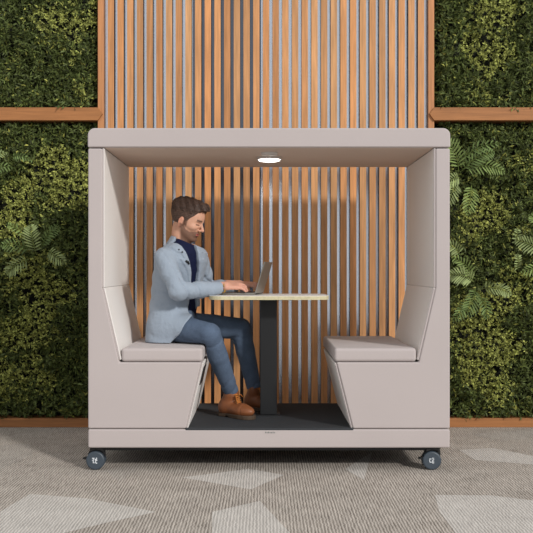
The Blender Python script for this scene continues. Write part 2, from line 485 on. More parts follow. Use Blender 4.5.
def palm(px, py, label, fronds, seed):
    t = thing('palm_plant', label, 'plant', (X(px, WALL), WALL + .06, Z(py, WALL)), 'palms in the living walls')
    bm = bmesh.new(); c = t.location
    tube(bm, [c + Vector((0, .04, -.02)), c + Vector((0, -.03, 0)), c + Vector((0, -.06, .01))], [.010, .008, .005])
    me_ = obj('crown_stem', bm, M['soil'], t)
    for i, f in enumerate(fronds):
        o = frond(t, *f, seed=seed + i)
    return t
G1 = (.20, .27, .085); G2 = (.14, .20, .065); G3 = (.27, .33, .135)
palm(38, 250, 'palm with spread feathery fronds in the left living wall', [
    (38, 255, 92, .25, .085, .05, G3, 12), (33, 250, 150, .20, .07, .2, G2, 9), (31, 259, 205, .16, .075, .1, G3, 10),
    (43, 247, 55, .22, .06, -.1, G2, 10), (50, 250, 330, .15, .07, .05, G3, 9), (48, 246, 75, .20, .05, -.2, G2, 8), (28, 235, 130, .15, .05, .2, G1, 7)], 40)
palm(3, 160, 'pale palm frond tips at the left picture edge', [
    (-12, 168, 50, .20, .06, -.2, G3, 10), (-14, 172, 20, .22, .06, -.1, G2, 9), (14, 158, 10, .15, .04, -.2, G2, 8)], 60)
palm(455, 170, 'palm with long arching fronds beside the booth roof corner', [
    (457, 172, 100, .28, .09, .25, G1, 12), (460, 172, 55, .26, .08, -.3, G2, 12), (461, 170, 18, .27, .075, -.25, G1, 12),
    (457, 165, 60, .30, .07, -.5, G2, 10), (455, 182, 235, .17, .08, .1, G3, 10), (470, 186, 250, .18, .08, .1, G1, 10), (452, 160, 120, .16, .07, .3, G3, 9), (458, 178, 190, .12, .08, .1, G3, 8)], 80)
palm(462, 285, 'palm of drooping fronds halfway up beside the booth side panel', [
    (472, 282, 140, .20, .09, .3, G3, 12), (470, 278, 110, .22, .07, .35, G1, 10), (474, 288, 245, .19, .08, -.1, G2, 11), (480, 289, 25, .17, .07, -.5, G3, 11),
    (478, 296, 290, .13, .06, -.1, G2, 8), (464, 302, 225, .14, .06, 0, G2, 8), (458, 255, 120, .15, .07, .4, G3, 9)], 100)
palm(545, 245, 'palm fronds entering at the right picture edge', [
    (548, 252, 165, .28, .10, -.2, G3, 13), (545, 238, 120, .24, .08, .1, G1, 11), (548, 262, 195, .22, .07, -.1, G1, 10), (516, 270, 120, .13, .045, -.4, G3, 8), (514, 244, 110, .12, .05, -.3, G3, 6)], 120)

# ------------------------------------------------------------------ booth
booth = thing('meeting_booth', 'open taupe upholstered meeting booth with two facing benches on casters', 'booth', ((X(88, YF) + X(450, YF)) / 2, YF, 0.0))
def P2(pts, Y=YF): return [(X(px, Y), Z(py, Y)) for px, py in pts]
BL, BR = X(88, YF), X(450, YF)
zr0, zr1 = Z(147.3, YF), Z(128, YF)
def shell(side):
    if side < 0: pts = [(88, 148.3), (102.2, 148.3), (102.2, 287), (119.2, 362.3), (201.5, 362.3), (186, 428.6), (88, 428.6)]
    else: pts = [(450, 148.3), (435.8, 148.3), (435.8, 287), (418.8, 362.3), (336.5, 362.3), (353, 428.6), (450, 428.6)]
    bm = bmesh.new(); prism_y(bm, P2(pts), YF, YB)
    o = obj('side_shell', bm, M['shell'], booth); bevel(o, .009, 3, 25); return o
shell(-1); shell(1)
def quadslab(name, p, q, th, y0, y1, m, bev, sgn, ext=0):
    """upholstered pad lying on the line p-q (xz), thickness th towards the inside"""
    px_, pz = p; qx, qz = q
    dx, dz = qx - px_, qz - pz; l = math.hypot(dx, dz); nx, nz = -dz / l * sgn, dx / l * sgn
    bm = bmesh.new()
    prism_y(bm, [(px_, pz), (qx, qz), (qx + nx * th, qz + nz * th), (px_ + nx * th, pz + nz * th)], y0, y1)
    bm.faces.ensure_lookup_table(); bm.faces[0].material_index = 1
    o = obj(name, bm, [m, M['shell']], booth); bevel(o, bev, 3); return o
for s in (-1, 1):
    xin = 102.0 if s < 0 else 436.0; xb = 118.8 if s < 0 else 419.2
    xa = X(xin, YF); xc = X(xb, YF)
    sg = 1 if s < 0 else -1
    # upper lining, then reclined backrest
    quadslab('upper_lining', (xa, zr0 - .004), (xa, Z(287.5, YF)), .012, YF + .006, YB - .004, M['lining'], .005, sg)
    quadslab('backrest', (xa, Z(288.0, YF)), (xc, Z(360.5, YF)), .014, YF + .006, YB - .004, M['lining'], .006, sg)
    # seat cushion
    f = 121.2 if s < 0 else 416.5; e = 200.5 if s < 0 else 336.5
    bm = bmesh.new()
    x0, x1 = sorted((X(f, YF), X(e, YF) + (-s) * .012))
    bx(bm, x0, x1, YF + .001, YB - .001, Z(361.9, YF), Z(348.4, YF) + .001)
    o = obj('seat_cushion', bm, M['shell'], booth); bevel(o, .018, 4)
    # bench front facing the table
    if s < 0: a_, b_ = (201.5, 363.0), (186, 428.6)
    else: a_, b_ = (336.5, 363.0), (353, 428.6)
    A = (X(a_[0], YF), Z(a_[1], YF)); B = (X(b_[0], YF), Z(b_[1], YF))
    quadslab('bench_front', A, B, .010, YF + .008, YB - .004, M['lining'], .004, sg)
    # power socket let into the bench front, upper half
    if s < 0:
        t0, t1 = .10, .38; nx_, nz_ = (B[1] - A[1]), -(B[0] - A[0]); ln = math.hypot(nx_, nz_)
        nx_, nz_ = -nx_ / ln, -nz_ / ln
        pa = (A[0] + (B[0] - A[0]) * t0 + nx_ * .010, A[1] + (B[1] - A[1]) * t0 + nz_ * .010)
        pb = (A[0] + (B[0] - A[0]) * t1 + nx_ * .010, A[1] + (B[1] - A[1]) * t1 + nz_ * .010)
        bm = bmesh.new()
        prism_y(bm, [pa, pb, (pb[0] + nx_ * .006, pb[1] + nz_ * .006), (pa[0] + nx_ * .006, pa[1] + nz_ * .006)], YF + .16, YF + .38)
        o = obj('power_socket', bm, M['blackp'], booth); bevel(o, .002, 2)
# roof
bm = bmesh.new()
r_ = .04; x0, x1 = X(87.6, YF), X(450.4, YF)
pts = [(x0, zr0), (x1, zr0)]
for k in range(9):
    t = k / 8 * PI / 2; pts.append((x1 - r_ + r_ * math.cos(t), zr1 - r_ + r_ * math.sin(t)))
for k in range(9):
    t = PI / 2 + k / 8 * PI / 2; pts.append((x0 + r_ + r_ * math.cos(t), zr1 - r_ + r_ * math.sin(t)))
prism_y(bm, pts, YF - .003, YB + .003)
o = obj('roof_panel', bm, M['shell'], booth); bevel(o, .009, 3, 40)
bm = bmesh.new(); bx(bm, X(104, YF) + .002, X(434, YF) - .002, YF + .012, YB - .006, zr0 - .004, zr0 + .004)
o = obj('roof_lining', bm, M['roofin'], booth); bevel(o, .002, 2)
# base
zb_ = Z(448, YF)
bm = bmesh.new(); bx(bm, BL, BR, YF - .001, YB + .001, zb_, Z(429.2, YF))
o = obj('base_platform', bm, M['shell'], booth); bevel(o, .010, 3)
bm = bmesh.new(); bx(bm, BL + .05, BR - .05, YF + .04, YB - .04, zb_ - .02, zb_ + .004)
obj('underframe', bm, M['blackp'], booth)
# floor mat
zm = Z(428.0, YF)
bm = bmesh.new(); bx(bm, X(185.2, YF) , X(353.5, YF), YF + .000, YB - .002, Z(431.2, YF), zm)
o = obj('floor_mat', bm, M['mat'], booth); bevel(o, .004, 2)
# little printed badge on the base
bm = bmesh.new()
xx = X(265.2, YF)
for w, h in ((.005, .009), (.004, .007), (.006, .009), (.004, .007), (.006, .007), (.004, .009), (.005, .007)):
    bx(bm, xx, xx + w, YF - .0025, YF - .0005, Z(433.2, YF), Z(433.2, YF) + h); xx += w + .0035
tag(obj('badge', bm, M['badge'], booth), 'tiny grey printed mark')
# ceiling lamp and sensor
YL = 5.95
lx = X(269.3, YL)
bm = bmesh.new(); lathe(bm, [(.072, .004), (.074, -.002), (.077, -.012), (.074, -.016), (.066, -.016), (.064, -.012)], (lx, YL, zr0 - .004), n=48)
ring = obj('ceiling_lamp', bm, M['white'], booth, True)
bm = bmesh.new(); lathe(bm, [(.064, -.010), (.064, -.019), (.058, -.023), (.03, -.025)], (lx, YL, zr0 - .004), n=48)
o = obj('diffuser', bm, M['lamp'], ring); tag(o, 'glowing white disc')
bm = bmesh.new(); lathe(bm, [(.05, .004), (.05, -.008), (.046, -.014), (.02, -.015)], (X(269.5, 5.72), 5.72, zr0 - .004), n=40)
obj('ceiling_vent', bm, M['white'], booth, True)

# casters
def caster(px, Yw, front, sideways=-1):
    cx = X(px, YF + .02); c = (cx, Yw, .053)
    bm = bmesh.new()
    # fork housing: arched cheek behind the wheel and axle
    pts = [(-.040, .010), (-.048, .020), (-.046, .035), (-.034, .060), (-.030, .074), (.046, .074), (.050, .062), (.054, .030), (.048, .0), (.020, -.012), (-.02, -.008)]
    prism_y(bm, [(cx + a, .053 + b) for a, b in pts], Yw + .030, Yw + .037)
    prism_y(bm, [(cx + a * .93, .053 + b) for a, b in [(-.034, .052), (-.031, .074), (.046, .074), (.051, .050), (.03, .060), (0, .063)]], Yw + .001, Yw + .037)
    bx(bm, cx - .036, cx + .052, Yw - .002, Yw + .066, .124, .130)
    fork = obj('caster', bm, M['blackp'], booth)
    bm = bmesh.new(); lathe(bm, [(.012, -.006), (.012, .062)], (cx, Yw + .006, .053), 'y', 20)
    obj('axle', bm, M['blackp'], fork)
    for k in (0, 1):
        yy = Yw + k * .040
        bm = bmesh.new(); lathe(bm, [(.044, -.004), (.050, -.002), (.053, .003), (.053, .019), (.050, .024), (.04, .026)], (cx, yy, .053), 'y', 44)
        w = obj('wheel', bm, M['hub'], fork, True)
        for p_ in w.data.polygons:
            if len(p_.vertices) > 10: p_.use_smooth = False
    # brake pedal: pointed lever on the left
    bm = bmesh.new(); prism_y(bm, [(cx - .044, .075), (cx - .074, .066), (cx - .072, .060), (cx - .042, .056), (cx - .03, .07)], Yw + .008, Yw + .034)
    obj('brake_lever', bm, M['blackp'], fork)
    if front:
        bm = bmesh.new(); y0, y1 = Yw - .0055, Yw - .0035
        if px < 200:
            g = [(-.017, -.004, .012, .017), (-.013, -.008, -.008, .012), (-.017, -.012, .000, .004), (-.003, .010, .006, .011), (.000, .005, -.014, .006), (.005, .012, .000, .005), (.005, .011, -.016, -.010), (-.013, -.003, -.013, -.009), (.005, .011, .012, .018)]
        else:
            g = [(-.016, -.004, .008, .013), (-.016, -.012, -.006, .010), (-.014, -.003, -.010, -.005), (.000, .010, .012, .017), (.006, .011, .003, .016), (.000, .010, .001, .006), (.000, .005, -.014, .002), (.001, .011, -.016, -.011), (.007, .011, -.014, -.003)]
        for a, b, c_, d in g: bx(bm, cx + a, cx + b, y0, y1, .053 + c_, .053 + d)
        tag(obj('wheel_mark', bm, M['mark'], fork), 'small white printed mark')
caster(95, 5.53, True); caster(432.3, 5.53, True)
caster(95, 6.42, False); caster(432.3, 6.42, False)

# ------------------------------------------------------------------ table
tb = thing('pedestal_table', 'small white topped table with plywood edge on one black column', 'table', (X(268.5, 5.97), 6.02, zm))
tx0, tx1 = X(210.5, 6.0), X(327, 6.0); ty0, ty1 = 5.76, 6.30; zt = .978
def rrect(x0, x1, y0, y1, r, n=8):
    pts = []
    for cx, cy, a0 in ((x1 - r, y0 + r, -PI / 2), (x1 - r, y1 - r, 0), (x0 + r, y1 - r, PI / 2), (x0 + r, y0 + r, PI)):
        for k in range(n + 1):
            a = a0 + k / n * PI / 2; pts.append((cx + r * math.cos(a), cy + r * math.sin(a)))
    return pts
bm = bmesh.new(); prism_z(bm, rrect(tx0, tx1, ty0, ty1, .09), zt - .024, zt - .0025)
obj('plywood_core', bm, M['ply'], tb)
bm = bmesh.new(); prism_z(bm, rrect(tx0, tx1, ty0, ty1, .09), zt - .0025, zt)
obj('tabletop', bm, M['top'], tb)
bm = bmesh.new(); bx(bm, X(260.2, 5.97), X(277, 5.97), 5.97, 6.07, zm + .006, zt - .03)
o = obj('column', bm, M['black'], tb); bevel(o, .003, 2)
bm = bmesh.new(); bx(bm, X(257, 5.97), X(280, 5.97), 5.95, 6.09, zm, zm + .006)
obj('floor_plate', bm, M['black'], tb)
bm = bmesh.new(); bx(bm, X(244, 5.97), X(293, 5.97), 5.90, 6.14, zt - .030, zt - .024)
obj('top_plate', bm, M['black'], tb)

# ------------------------------------------------------------------ laptop
yaw = R(9)
hn = Vector((X(254.5, 5.9), 5.9, zt + .001))
hd = Vector((math.sin(yaw), math.cos(yaw), 0)); ud = Vector((-math.cos(yaw), math.sin(yaw), 0)); zz = Vector((0, 0, 1))
LWD, LDP, LLH = .31, .215, .20
lap = thing('laptop', 'open silver laptop on the table in front of the man', 'laptop', hn + hd * LWD / 2 + ud * LDP / 2)
def lap_box(bm, a0, a1, b0, b1, c0, c1, A=hd, B=ud, Cc=zz, o=hn):
    v = [bm.verts.new(o + A * a + B * b + Cc * c) for a in (a0, a1) for b in (b0, b1) for c in (c0, c1)]
    for q in ((0, 1, 3, 2), (4, 6, 7, 5), (0, 4, 5, 1), (2, 3, 7, 6), (0, 2, 6, 4), (1, 5, 7, 3)):
        bm.faces.new([v[i] for i in q])
bm = bmesh.new(); lap_box(bm, 0, LWD, 0, LDP, 0, .014)
o = obj('base', bm, M['silver'], lap); bevel(o, .003, 2)
bm = bmesh.new()
for i in range(13):
    for j in range(5):
        a = .016 + i * .0215; lap_box(bm, a, a + .018, .022 + j * .019, .022 + j * .019 + .016, .014, .0155)
obj('keyboard', bm, M['key'], lap)
bm = bmesh.new(); lap_box(bm, .105, .205, .125, .195, .0138, .0146)
obj('trackpad', bm, M['black'], lap)
tl = R(17)
up = (-ud * math.sin(tl) + zz * math.cos(tl)); th = (ud * math.cos(tl) + zz * math.sin(tl))
o0 = hn + zz * .010
bm = bmesh.new(); lap_box(bm, 0, LWD, -.006, 0, 0, LLH, hd, th, up, o0)
o = obj('lid', bm, M['silver'], lap); bevel(o, .002, 2)
bm = bmesh.new(); lap_box(bm, .006, LWD - .006, 0, .0008, .012, LLH - .006, hd, th, up, o0)
obj('display', bm, M['screen'], o)
bm = bmesh.new(); tube(bm, [hn + hd * .03 + zz * .009, hn + hd * (LWD - .03) + zz * .009], .006, 10)
obj('hinge', bm, M['blackp'], lap)
# ------------------------------------------------------------------ sculpting with signed distances
def surface_nets(Fv, org, h):
    s = Fv < 0
    n = np.array(Fv.shape)
    cnt = np.zeros(n - 1, dtype=np.int8)
    offs = [(i, j, k) for i in (0, 1) for j in (0, 1) for k in (0, 1)]
    for o in offs:
        cnt += s[o[0]:n[0] - 1 + o[0], o[1]:n[1] - 1 + o[1], o[2]:n[2] - 1 + o[2]]
    act = np.argwhere((cnt > 0) & (cnt < 8))
    idx = -np.ones(n - 1, dtype=np.int64); idx[tuple(act.T)] = np.arange(len(act))
    cv = {o: Fv[act[:, 0] + o[0], act[:, 1] + o[1], act[:, 2] + o[2]] for o in offs}
    P = np.zeros((len(act), 3)); W = np.zeros(len(act))
    for o in offs:
        for ax in range(3):
            if o[ax] == 0:
                q = list(o); q[ax] = 1; q = tuple(q)
                a, b = cv[o], cv[q]; m = (a < 0) != (b < 0)
                t = np.where(m, a / np.where(m, a - b, 1), 0)
                pt = np.tile(np.array(o, float), (len(act), 1)); pt[:, ax] = t
                P[m] += pt[m]; W[m] += 1
    V = (act + P / W[:, None]) * h + org
    quads = []
    for ax in range(3):
        u, v = (ax + 1) % 3, (ax + 2) % 3
        sl0 = [slice(1, -1)] * 3; sl1 = [slice(1, -1)] * 3
        sl0[ax] = slice(0, -1); sl1[ax] = slice(1, None)
        a = s[tuple(sl0)]; b = s[tuple(sl1)]
        e = np.argwhere(a != b)
        if not len(e): continue
        flip = a[tuple(e.T)]
        e = e.copy(); e[:, u] += 1; e[:, v] += 1
        def cell(du, dv):
            c = e.copy(); c[:, u] += du; c[:, v] += dv
            return idx[tuple(c.T)]
        q = np.stack([cell(-1, -1), cell(0, -1), cell(0, 0), cell(-1, 0)], 1)
        q[~flip] = q[~flip][:, ::-1]
        quads.append(q)
    Q = np.concatenate(quads); Q = Q[(Q >= 0).all(1)]
    return V, Q

def sculpt(fn, lo, hi, h):
    lo = np.array(lo, float); hi = np.array(hi, float)
    n = np.ceil((hi - lo) / h).astype(int) + 1
    g = [lo[i] + np.arange(n[i]) * h for i in range(3)]
    out = np.empty(tuple(n), dtype=np.float32)
    for i in range(0, n[0], 24):
        A = np.stack(np.meshgrid(g[0][i:i + 24], g[1], g[2], indexing='ij'), -1)
        out[i:i + 24] = fn(A)
    out[0] = out[-1] = 1; out[:, 0] = out[:, -1] = 1; out[:, :, 0] = out[:, :, -1] = 1
    return surface_nets(out, lo, h)

def np_mesh(name, V, Q, C=None):
    me = bpy.data.meshes.new(name)
    me.vertices.add(len(V)); me.vertices.foreach_set('co', np.asarray(V, np.float32).ravel())
    me.loops.add(Q.size); me.loops.foreach_set('vertex_index', Q.astype(np.int32).ravel())
    me.polygons.add(len(Q)); me.polygons.foreach_set('loop_start', (np.arange(len(Q)) * 4).astype(np.int32))
    me.polygons.foreach_set('loop_total', np.full(len(Q), 4, np.int32))
    me.update(calc_edges=True)
    if C is not None:
        ca = me.color_attributes.new('Col', 'FLOAT_COLOR', 'POINT')
        cc = np.ones((len(V), 4), np.float32); cc[:, :3] = C; ca.data.foreach_set('color', cc.ravel())
    return me

def smin(a, b, k):
    h = np.clip(.5 + .5 * (b - a) / k, 0, 1)
    return b * (1 - h) + a * h - k * h * (1 - h)
def smax(a, b, k): return -smin(-a, -b, k)
def ell(P, c, r, Rm=None):
    q = P - np.array(c)
    if Rm is not None: q = q @ Rm
    q = q / np.array(r)
    k = np.sqrt((q ** 2).sum(-1))
    return (k - 1) * min(r)
def cap(P, a, b, ra, rb):
    a = np.array(a, float); b = np.array(b, float); ab = b - a
    t = np.clip(((P - a) @ ab) / (ab @ ab), 0, 1)
    return np.sqrt(((P - a - t[..., None] * ab) ** 2).sum(-1)) - (ra + (rb - ra) * t)
def chain(P, pts, rs, k=.012):
    d = None
    for (a, b, ra, rb) in zip(pts[:-1], pts[1:], rs[:-1], rs[1:]):
        e = cap(P, a, b, ra, rb); d = e if d is None else smin(d, e, k)
    return d
def rbox(P, c, hsz, r):
    q = np.abs(P - np.array(c)) - (np.array(hsz) - r)
    return np.sqrt((np.maximum(q, 0) ** 2).sum(-1)) + np.minimum(q.max(-1), 0) - r
def crease(x): return (1 - np.abs(np.sin(x * .5))) ** 2.5
def wob(P, f, ph=0):
    return np.sin(P[..., 0] * f + ph) * np.sin(P[..., 1] * f * 1.13 + ph * 2) * np.sin(P[..., 2] * f * .91 + ph * 3 + P[..., 0] * f * .6)

man = thing('person', 'bearded man in light blue grey blazer and jeans, seated at the table typing', 'person', (-.54, 6.05, zm))
SHN = np.array((-.590, 5.855, 1.205)); SHF = np.array((-.405, 6.165, 1.215))
ELN = np.array((X(178, 5.76), 5.76, Z(291.5, 5.76))); ELF = np.array((-.365, 6.30, 1.005))
WRN = np.array((X(221.5, 5.9), 5.9, Z(288.2, 5.9))); WRF = np.array((X(236, 6.17), 6.17, Z(286.3, 6.17)))

HO = np.array((X(187.3, 5.98), 5.98, Z(220.3, 5.98)))
pit, hy = R(19), R(18)
# local x forward, y left, z up  -> pitch down, then turn a little towards the viewer
Ry = np.array(((math.cos(pit), 0, math.sin(pit)), (0, 1, 0), (-math.sin(pit), 0, math.cos(pit))))
Rz = np.array(((math.cos(-hy), -math.sin(-hy), 0), (math.sin(-hy), math.cos(-hy), 0), (0, 0, 1)))
HM = Rz @ Ry
NB = np.array((-.505, 5.995, 1.28))
KEYZ = np.array([.68, .72, .80, .90, 1.00, 1.10, 1.18, 1.235, 1.275, 1.305, 1.335, 1.36])
KX = np.array([-.560, -.558, -.553, -.545, -.535, -.520, -.503, -.492, -.487, -.487, -.490, -.498])
KY = np.array([6.03, 6.03, 6.04, 6.04, 6.04, 6.03, 6.01, 6.0, 5.995, 5.99, 5.99, 5.99])
KA = np.array([.212, .212, .205, .188, .175, .182, .190, .180, .140, .093, .070, .060])
KB = np.array([.150, .150, .142, .134, .128, .130, .128, .115, .092, .078, .068, .062])
KT = np.array([15, 15, 18, 24, 30, 34, 37, 38, 36, 32, 28, 28.])
def torso_uv(P, infl=0.0):
    z = P[..., 2]
    cx = np.interp(z, KEYZ, KX); cy = np.interp(z, KEYZ, KY); a = np.interp(z, KEYZ, KA) + infl; b = np.interp(z, KEYZ, KB) + infl
    t = np.radians(np.interp(z, KEYZ, KT))
    dx = P[..., 0] - cx; dy = P[..., 1] - cy
    u = dx * np.cos(t) - dy * np.sin(t); v = -dx * np.sin(t) - dy * np.cos(t)
    k = (np.abs(u / b) ** 2.3 + np.abs(v / a) ** 2.3) ** (1 / 2.3)
    return u, v, (k - 1) * np.minimum(a, b) * .95
OPZ = np.array([.68, .74, .82, .92, 1.0, 1.1, 1.2, 1.26, 1.30, 1.36])
OPW = np.array([.125, .105, .080, .052, .036, .034, .042, .054, .064, .070])
def sleeve(P, sh, el, wr):
    mid = sh * .5 + el * .5
    d = chain(P, [sh, mid, el, el * .5 + wr * .5, wr], [.062, .060, .054, .049, .040], .02)
    return d
def blazer(P):
    z = P[..., 2]
    u, v, d = torso_uv(P)
    w = np.interp(z, OPZ, OPW)
    lw = np.interp(z, [.99, 1.02, 1.12, 1.195, 1.20, 1.235, 1.24, 1.32, 1.345, 1.36], [0, .008, .032, .058, .030, .034, .055, .050, .045, .0])
    v0 = np.interp(z, [1.0, 1.12, 1.25, 1.32], [0, .006, .042, .055])
    lap_ = (np.abs(v - v0) < w + lw) & (u > -.02) & (z > .99)
    d = d - np.where(lap_, .0065, 0)
    coll = (u <= -.02) & (z > 1.29)
    d = d - np.where(coll, .006, 0)
    # soft folds of the hanging skirt and the waist
    d = d + .010 * crease(z * 38 - v * 45 + 1) * np.clip((z - .98) / .05, 0, 1) * np.clip((1.22 - z) / .05, 0, 1) * np.clip((v - .04) / .05, 0, 1)
    d = d + .006 * crease(v * 36 + z * 16) * np.clip((1.0 - z) / .2, 0, 1) + .003 * np.sin(z * 70 + v * 25) * np.exp(-((z - .98) / .09) ** 2)
    # opening down the front
    open_ = np.maximum(np.abs(v - v0) - w, -u)
    # skirt falls back from the front and stays clear of the thighs
    d = smax(d, -open_, .006)
    # the thighs come out under the cutaway fronts
    d = np.maximum(d, -(u - np.interp(z, [.68, .72, .80, .88, .94], [.035, .055, .095, .13, .3])))  if False else d
    hipd = cap(P, (-.60, 5.945, .785), (-.43, 5.865, .768), .100, .096)
    d = smin(d, np.maximum(hipd, np.abs(v - .12) - .14), .03)
    sk = P[..., 0] - np.interp(z, [.68, .70, .74, .80, .85, .90, .94], [-.56, -.542, -.505, -.460, -.432, -.41, -.2]) - .004 * np.sin(z * 60)
    d = smax(d, sk, .01)
    # neckline slopes down from the collar at the nape to the throat
    d = smax(d, (z - 1.345) + (P[..., 0] + .56) * .42, .006)
    d = smax(d, -cap(P, NB, HO + HM @ np.array((-.022, 0, -.055)), .069, .063), .006)
    # hollow, so that the shirt shows behind the opening
    _, _, di = torso_uv(P, -.020)
    hol = np.minimum(di, hipd + .018)
    d = np.maximum(d, -hol)
    arms = None
    for sh, el, wr, ph in ((SHN, ELN, WRN, .0), (SHF, ELF, WRF, 2.)):
        e = sleeve(P, sh, el, wr)
        ax = (wr - el) / np.linalg.norm(wr - el); tt = (P - el) @ ax; L_ = np.linalg.norm(wr - el)
        au = (el - sh) / np.linalg.norm(el - sh); tu = (P - sh) @ au
        # creases gather at the elbow and run round the sleeve
        ang = P[..., 2] * 40 + P[..., 1] * 25
        e = e + .011 * crease(tt * 75 + ang * .6 + ph) * np.exp(-((tt - .05) / .09) ** 2) + .009 * crease(tu * 45 + ang * .5 + ph) * np.clip(tu / .1, 0, 1)
        e = np.maximum(e, (P - wr) @ ax + .004)
        arms = e if arms is None else np.minimum(arms, e)
    d = smin(d, arms, .022)
    # armhole and pocket seams
    return np.maximum(d, .694 - z)
V, Q = sculpt(blazer, (-.80, 5.64, .68), (-.08, 6.42, 1.375), .005)
bz = obj('blazer', np_mesh('blazer', V, Q), M['blazer'], man, True)

def tee(P):
    _, _, d = torso_uv(P, -.017)
    z = P[..., 2]
    d = d + .002 * np.sin(z * 60 + P[..., 0] * 30)
    d = np.maximum(d, z - 1.315 + (P[..., 0] + .50) * .42); d = np.maximum(d, .80 - z)
    return d
V, Q = sculpt(tee, (-.76, 5.78, .78), (-.30, 6.26, 1.34), .006)
obj('t_shirt', np_mesh('t_shirt', V, Q), M['tee'], man, True)

# jeans
HPN, KNN, ANN = np.array((-.545, 5.945, .772)), np.array((X(209.5, 5.74), 5.74, Z(334, 5.74))), np.array((X(231.5, 5.93), 5.93, Z(392, 5.93)))
HPF, KNF, ANF = np.array((-.525, 6.15, .785)), np.array((X(240.5, 6.2), 6.2, Z(328.5, 6.2))), np.array((X(254, 6.2), 6.2, Z(388, 6.2)))
def leg(P, hp, kn, an, ph):
    m1 = hp * .45 + kn * .55 + np.array((0, 0, .002)); m2 = kn * .62 + an * .38
    d = chain(P, [hp, m1, kn, m2, an], [.086, .076, .066, .060, .045], .006)
    ax = (an - kn) / np.linalg.norm(an - kn); t = (P - kn) @ ax
    at = (kn - hp) / np.linalg.norm(kn - hp); th_ = (P - hp) @ at
    d = d + .005 * crease(t * 75 + P[..., 1] * 40 + ph) * np.exp(-((t - .03) / .07) ** 2)
    d = d + .006 * crease(t * 70 + P[..., 0] * 50 + ph) * np.exp(-((t - .38) / .07) ** 2)
    d = d + .004 * crease(th_ * 55 + P[..., 2] * 40 + ph) * np.exp(-((th_ - .05) / .10) ** 2)
    return np.maximum(d, (P - an) @ ax)
def jeans(P):
    d = ell(P, (-.552, 6.045, .815), (.140, .190, .125))
    d = smin(d, smin(leg(P, HPN, KNN, ANN, 0), leg(P, HPF, KNF, ANF, 2), .01), .03)
    d = np.maximum(d, P[..., 2] - .93)
    # seat pressed flat on the cushion
    d = np.where(P[..., 0] < -.335, np.maximum(d, .699 - P[..., 2]), d)
    return d
V, Q = sculpt(jeans, (-.74, 5.60, .36), (.06, 6.32, .95), .006)
obj('jeans', np_mesh('jeans', V, Q), M['jeans'], man, True)

# boots
def boot(heel, toe, ank, lab):
    h = np.array(heel, float); t = np.array(toe, float); L0 = np.linalg.norm(t - h)
    fx = (t - h) / L0; fy = np.array((-fx[1], fx[0], 0)); fz = np.array((0, 0, 1.))
    Bm = np.stack([fx, fy, fz], 1); S = L0 / .29
    def loc(P):
        q = (P - h) @ Bm; q = q.copy(); q[..., 0] /= S; return q
    al = (np.array(ank) - h) @ Bm; al = al / np.array((S, 1, 1))
    def up_(P):
        q = loc(P)
        d = ell(q, (.205, 0, .045), (.090, .048, .038))
        d = smin(d, ell(q, (.06, 0, .05), (.058, .038, .045)), .03)
        d = smin(d, cap(q, (.075, 0, .06), (.20, 0, .048), .040, .034), .03)
        d = smin(d, cap(q, (.055, 0, .06), (al[0], al[1], al[2] - .01), .042, .044), .03)
        d = smin(d, cap(q, (al[0], al[1], al[2] - .02), (al[0], al[1], al[2] + .01), .040, .037), .02)
        seam = .002 * np.exp(-((q[..., 0] - .225) / .004) ** 2)
        return np.maximum(d + seam, .020 - q[..., 2])
    def foot(q, g):
        x = q[..., 0]
        hw = np.interp(x, [0, .03, .09, .15, .21, .26, .285, .297], [.018, .037, .034, .042, .050, .045, .030, .004]) + g
        return np.maximum(np.maximum(np.abs(q[..., 1]) - hw, -x - g), x - .297 - g)
    def sole_(P):
        q = loc(P)
        d = foot(q, .003)
        zl = np.where((q[..., 0] > .085) & (q[..., 0] < .115), .008, 0)
        return np.maximum(np.maximum(d, q[..., 2] - .024), zl - q[..., 2])
    lo = np.minimum(h, t) - .08; hi = np.maximum(h, t) + .08
    lo[2] = h[2] - .004; hi[2] = h[2] + .215
    V, Q = sculpt(up_, lo, hi, .003)
    b = obj('boot', np_mesh('boot', V, Q), M['boot'], man, True); 
    V, Q = sculpt(sole_, lo, hi, .003)
    s = obj('sole', np_mesh('sole', V, Q), M['sole'], b, True); tag(s, 'dark welted sole')
    bm = bmesh.new()
    def wl(x, y, z): return tuple(h + Bm @ np.array((x * S, y, z)))
    n = 6
    for i in range(n):
        f = i / (n - 1)
        x = .178 + (al[0] + .052 - .178) * f ** .75; z = .086 + (.135 - .086) * f ** 1.3
        for sg in (-1, 1):
            tube(bm, [wl(x + .004, sg * .020, z - .006), wl(x - .002, 0, z + .004), wl(x - .012, -sg * .020, z + .002)], .0024, 6)
            bm2 = bmesh.new(); tube(bm2, [wl(x + .003, sg * .0215, z - .010), wl(x + .005, sg * .0215, z - .005)], .0038, 8)
            obj('eyelet', bm2, M['lacedark'], b)
    tube(bm, [wl(al[0] + .05, 0, .132), wl(al[0] + .07, .014, .14), wl(al[0] + .076, .026, .125)], .002, 6)
    tube(bm, [wl(al[0] + .05, 0, .132), wl(al[0] + .07, -.014, .14), wl(al[0] + .076, -.028, .122)], .002, 6)
    tag(obj('laces', bm, M['lace'], b), 'orange brown laces')
boot((-.262, 5.995, zm), (-.062, 5.80, zm), ANN, '')
boot((-.115, 6.235, zm), (.082, 6.13, zm), ANF, '')

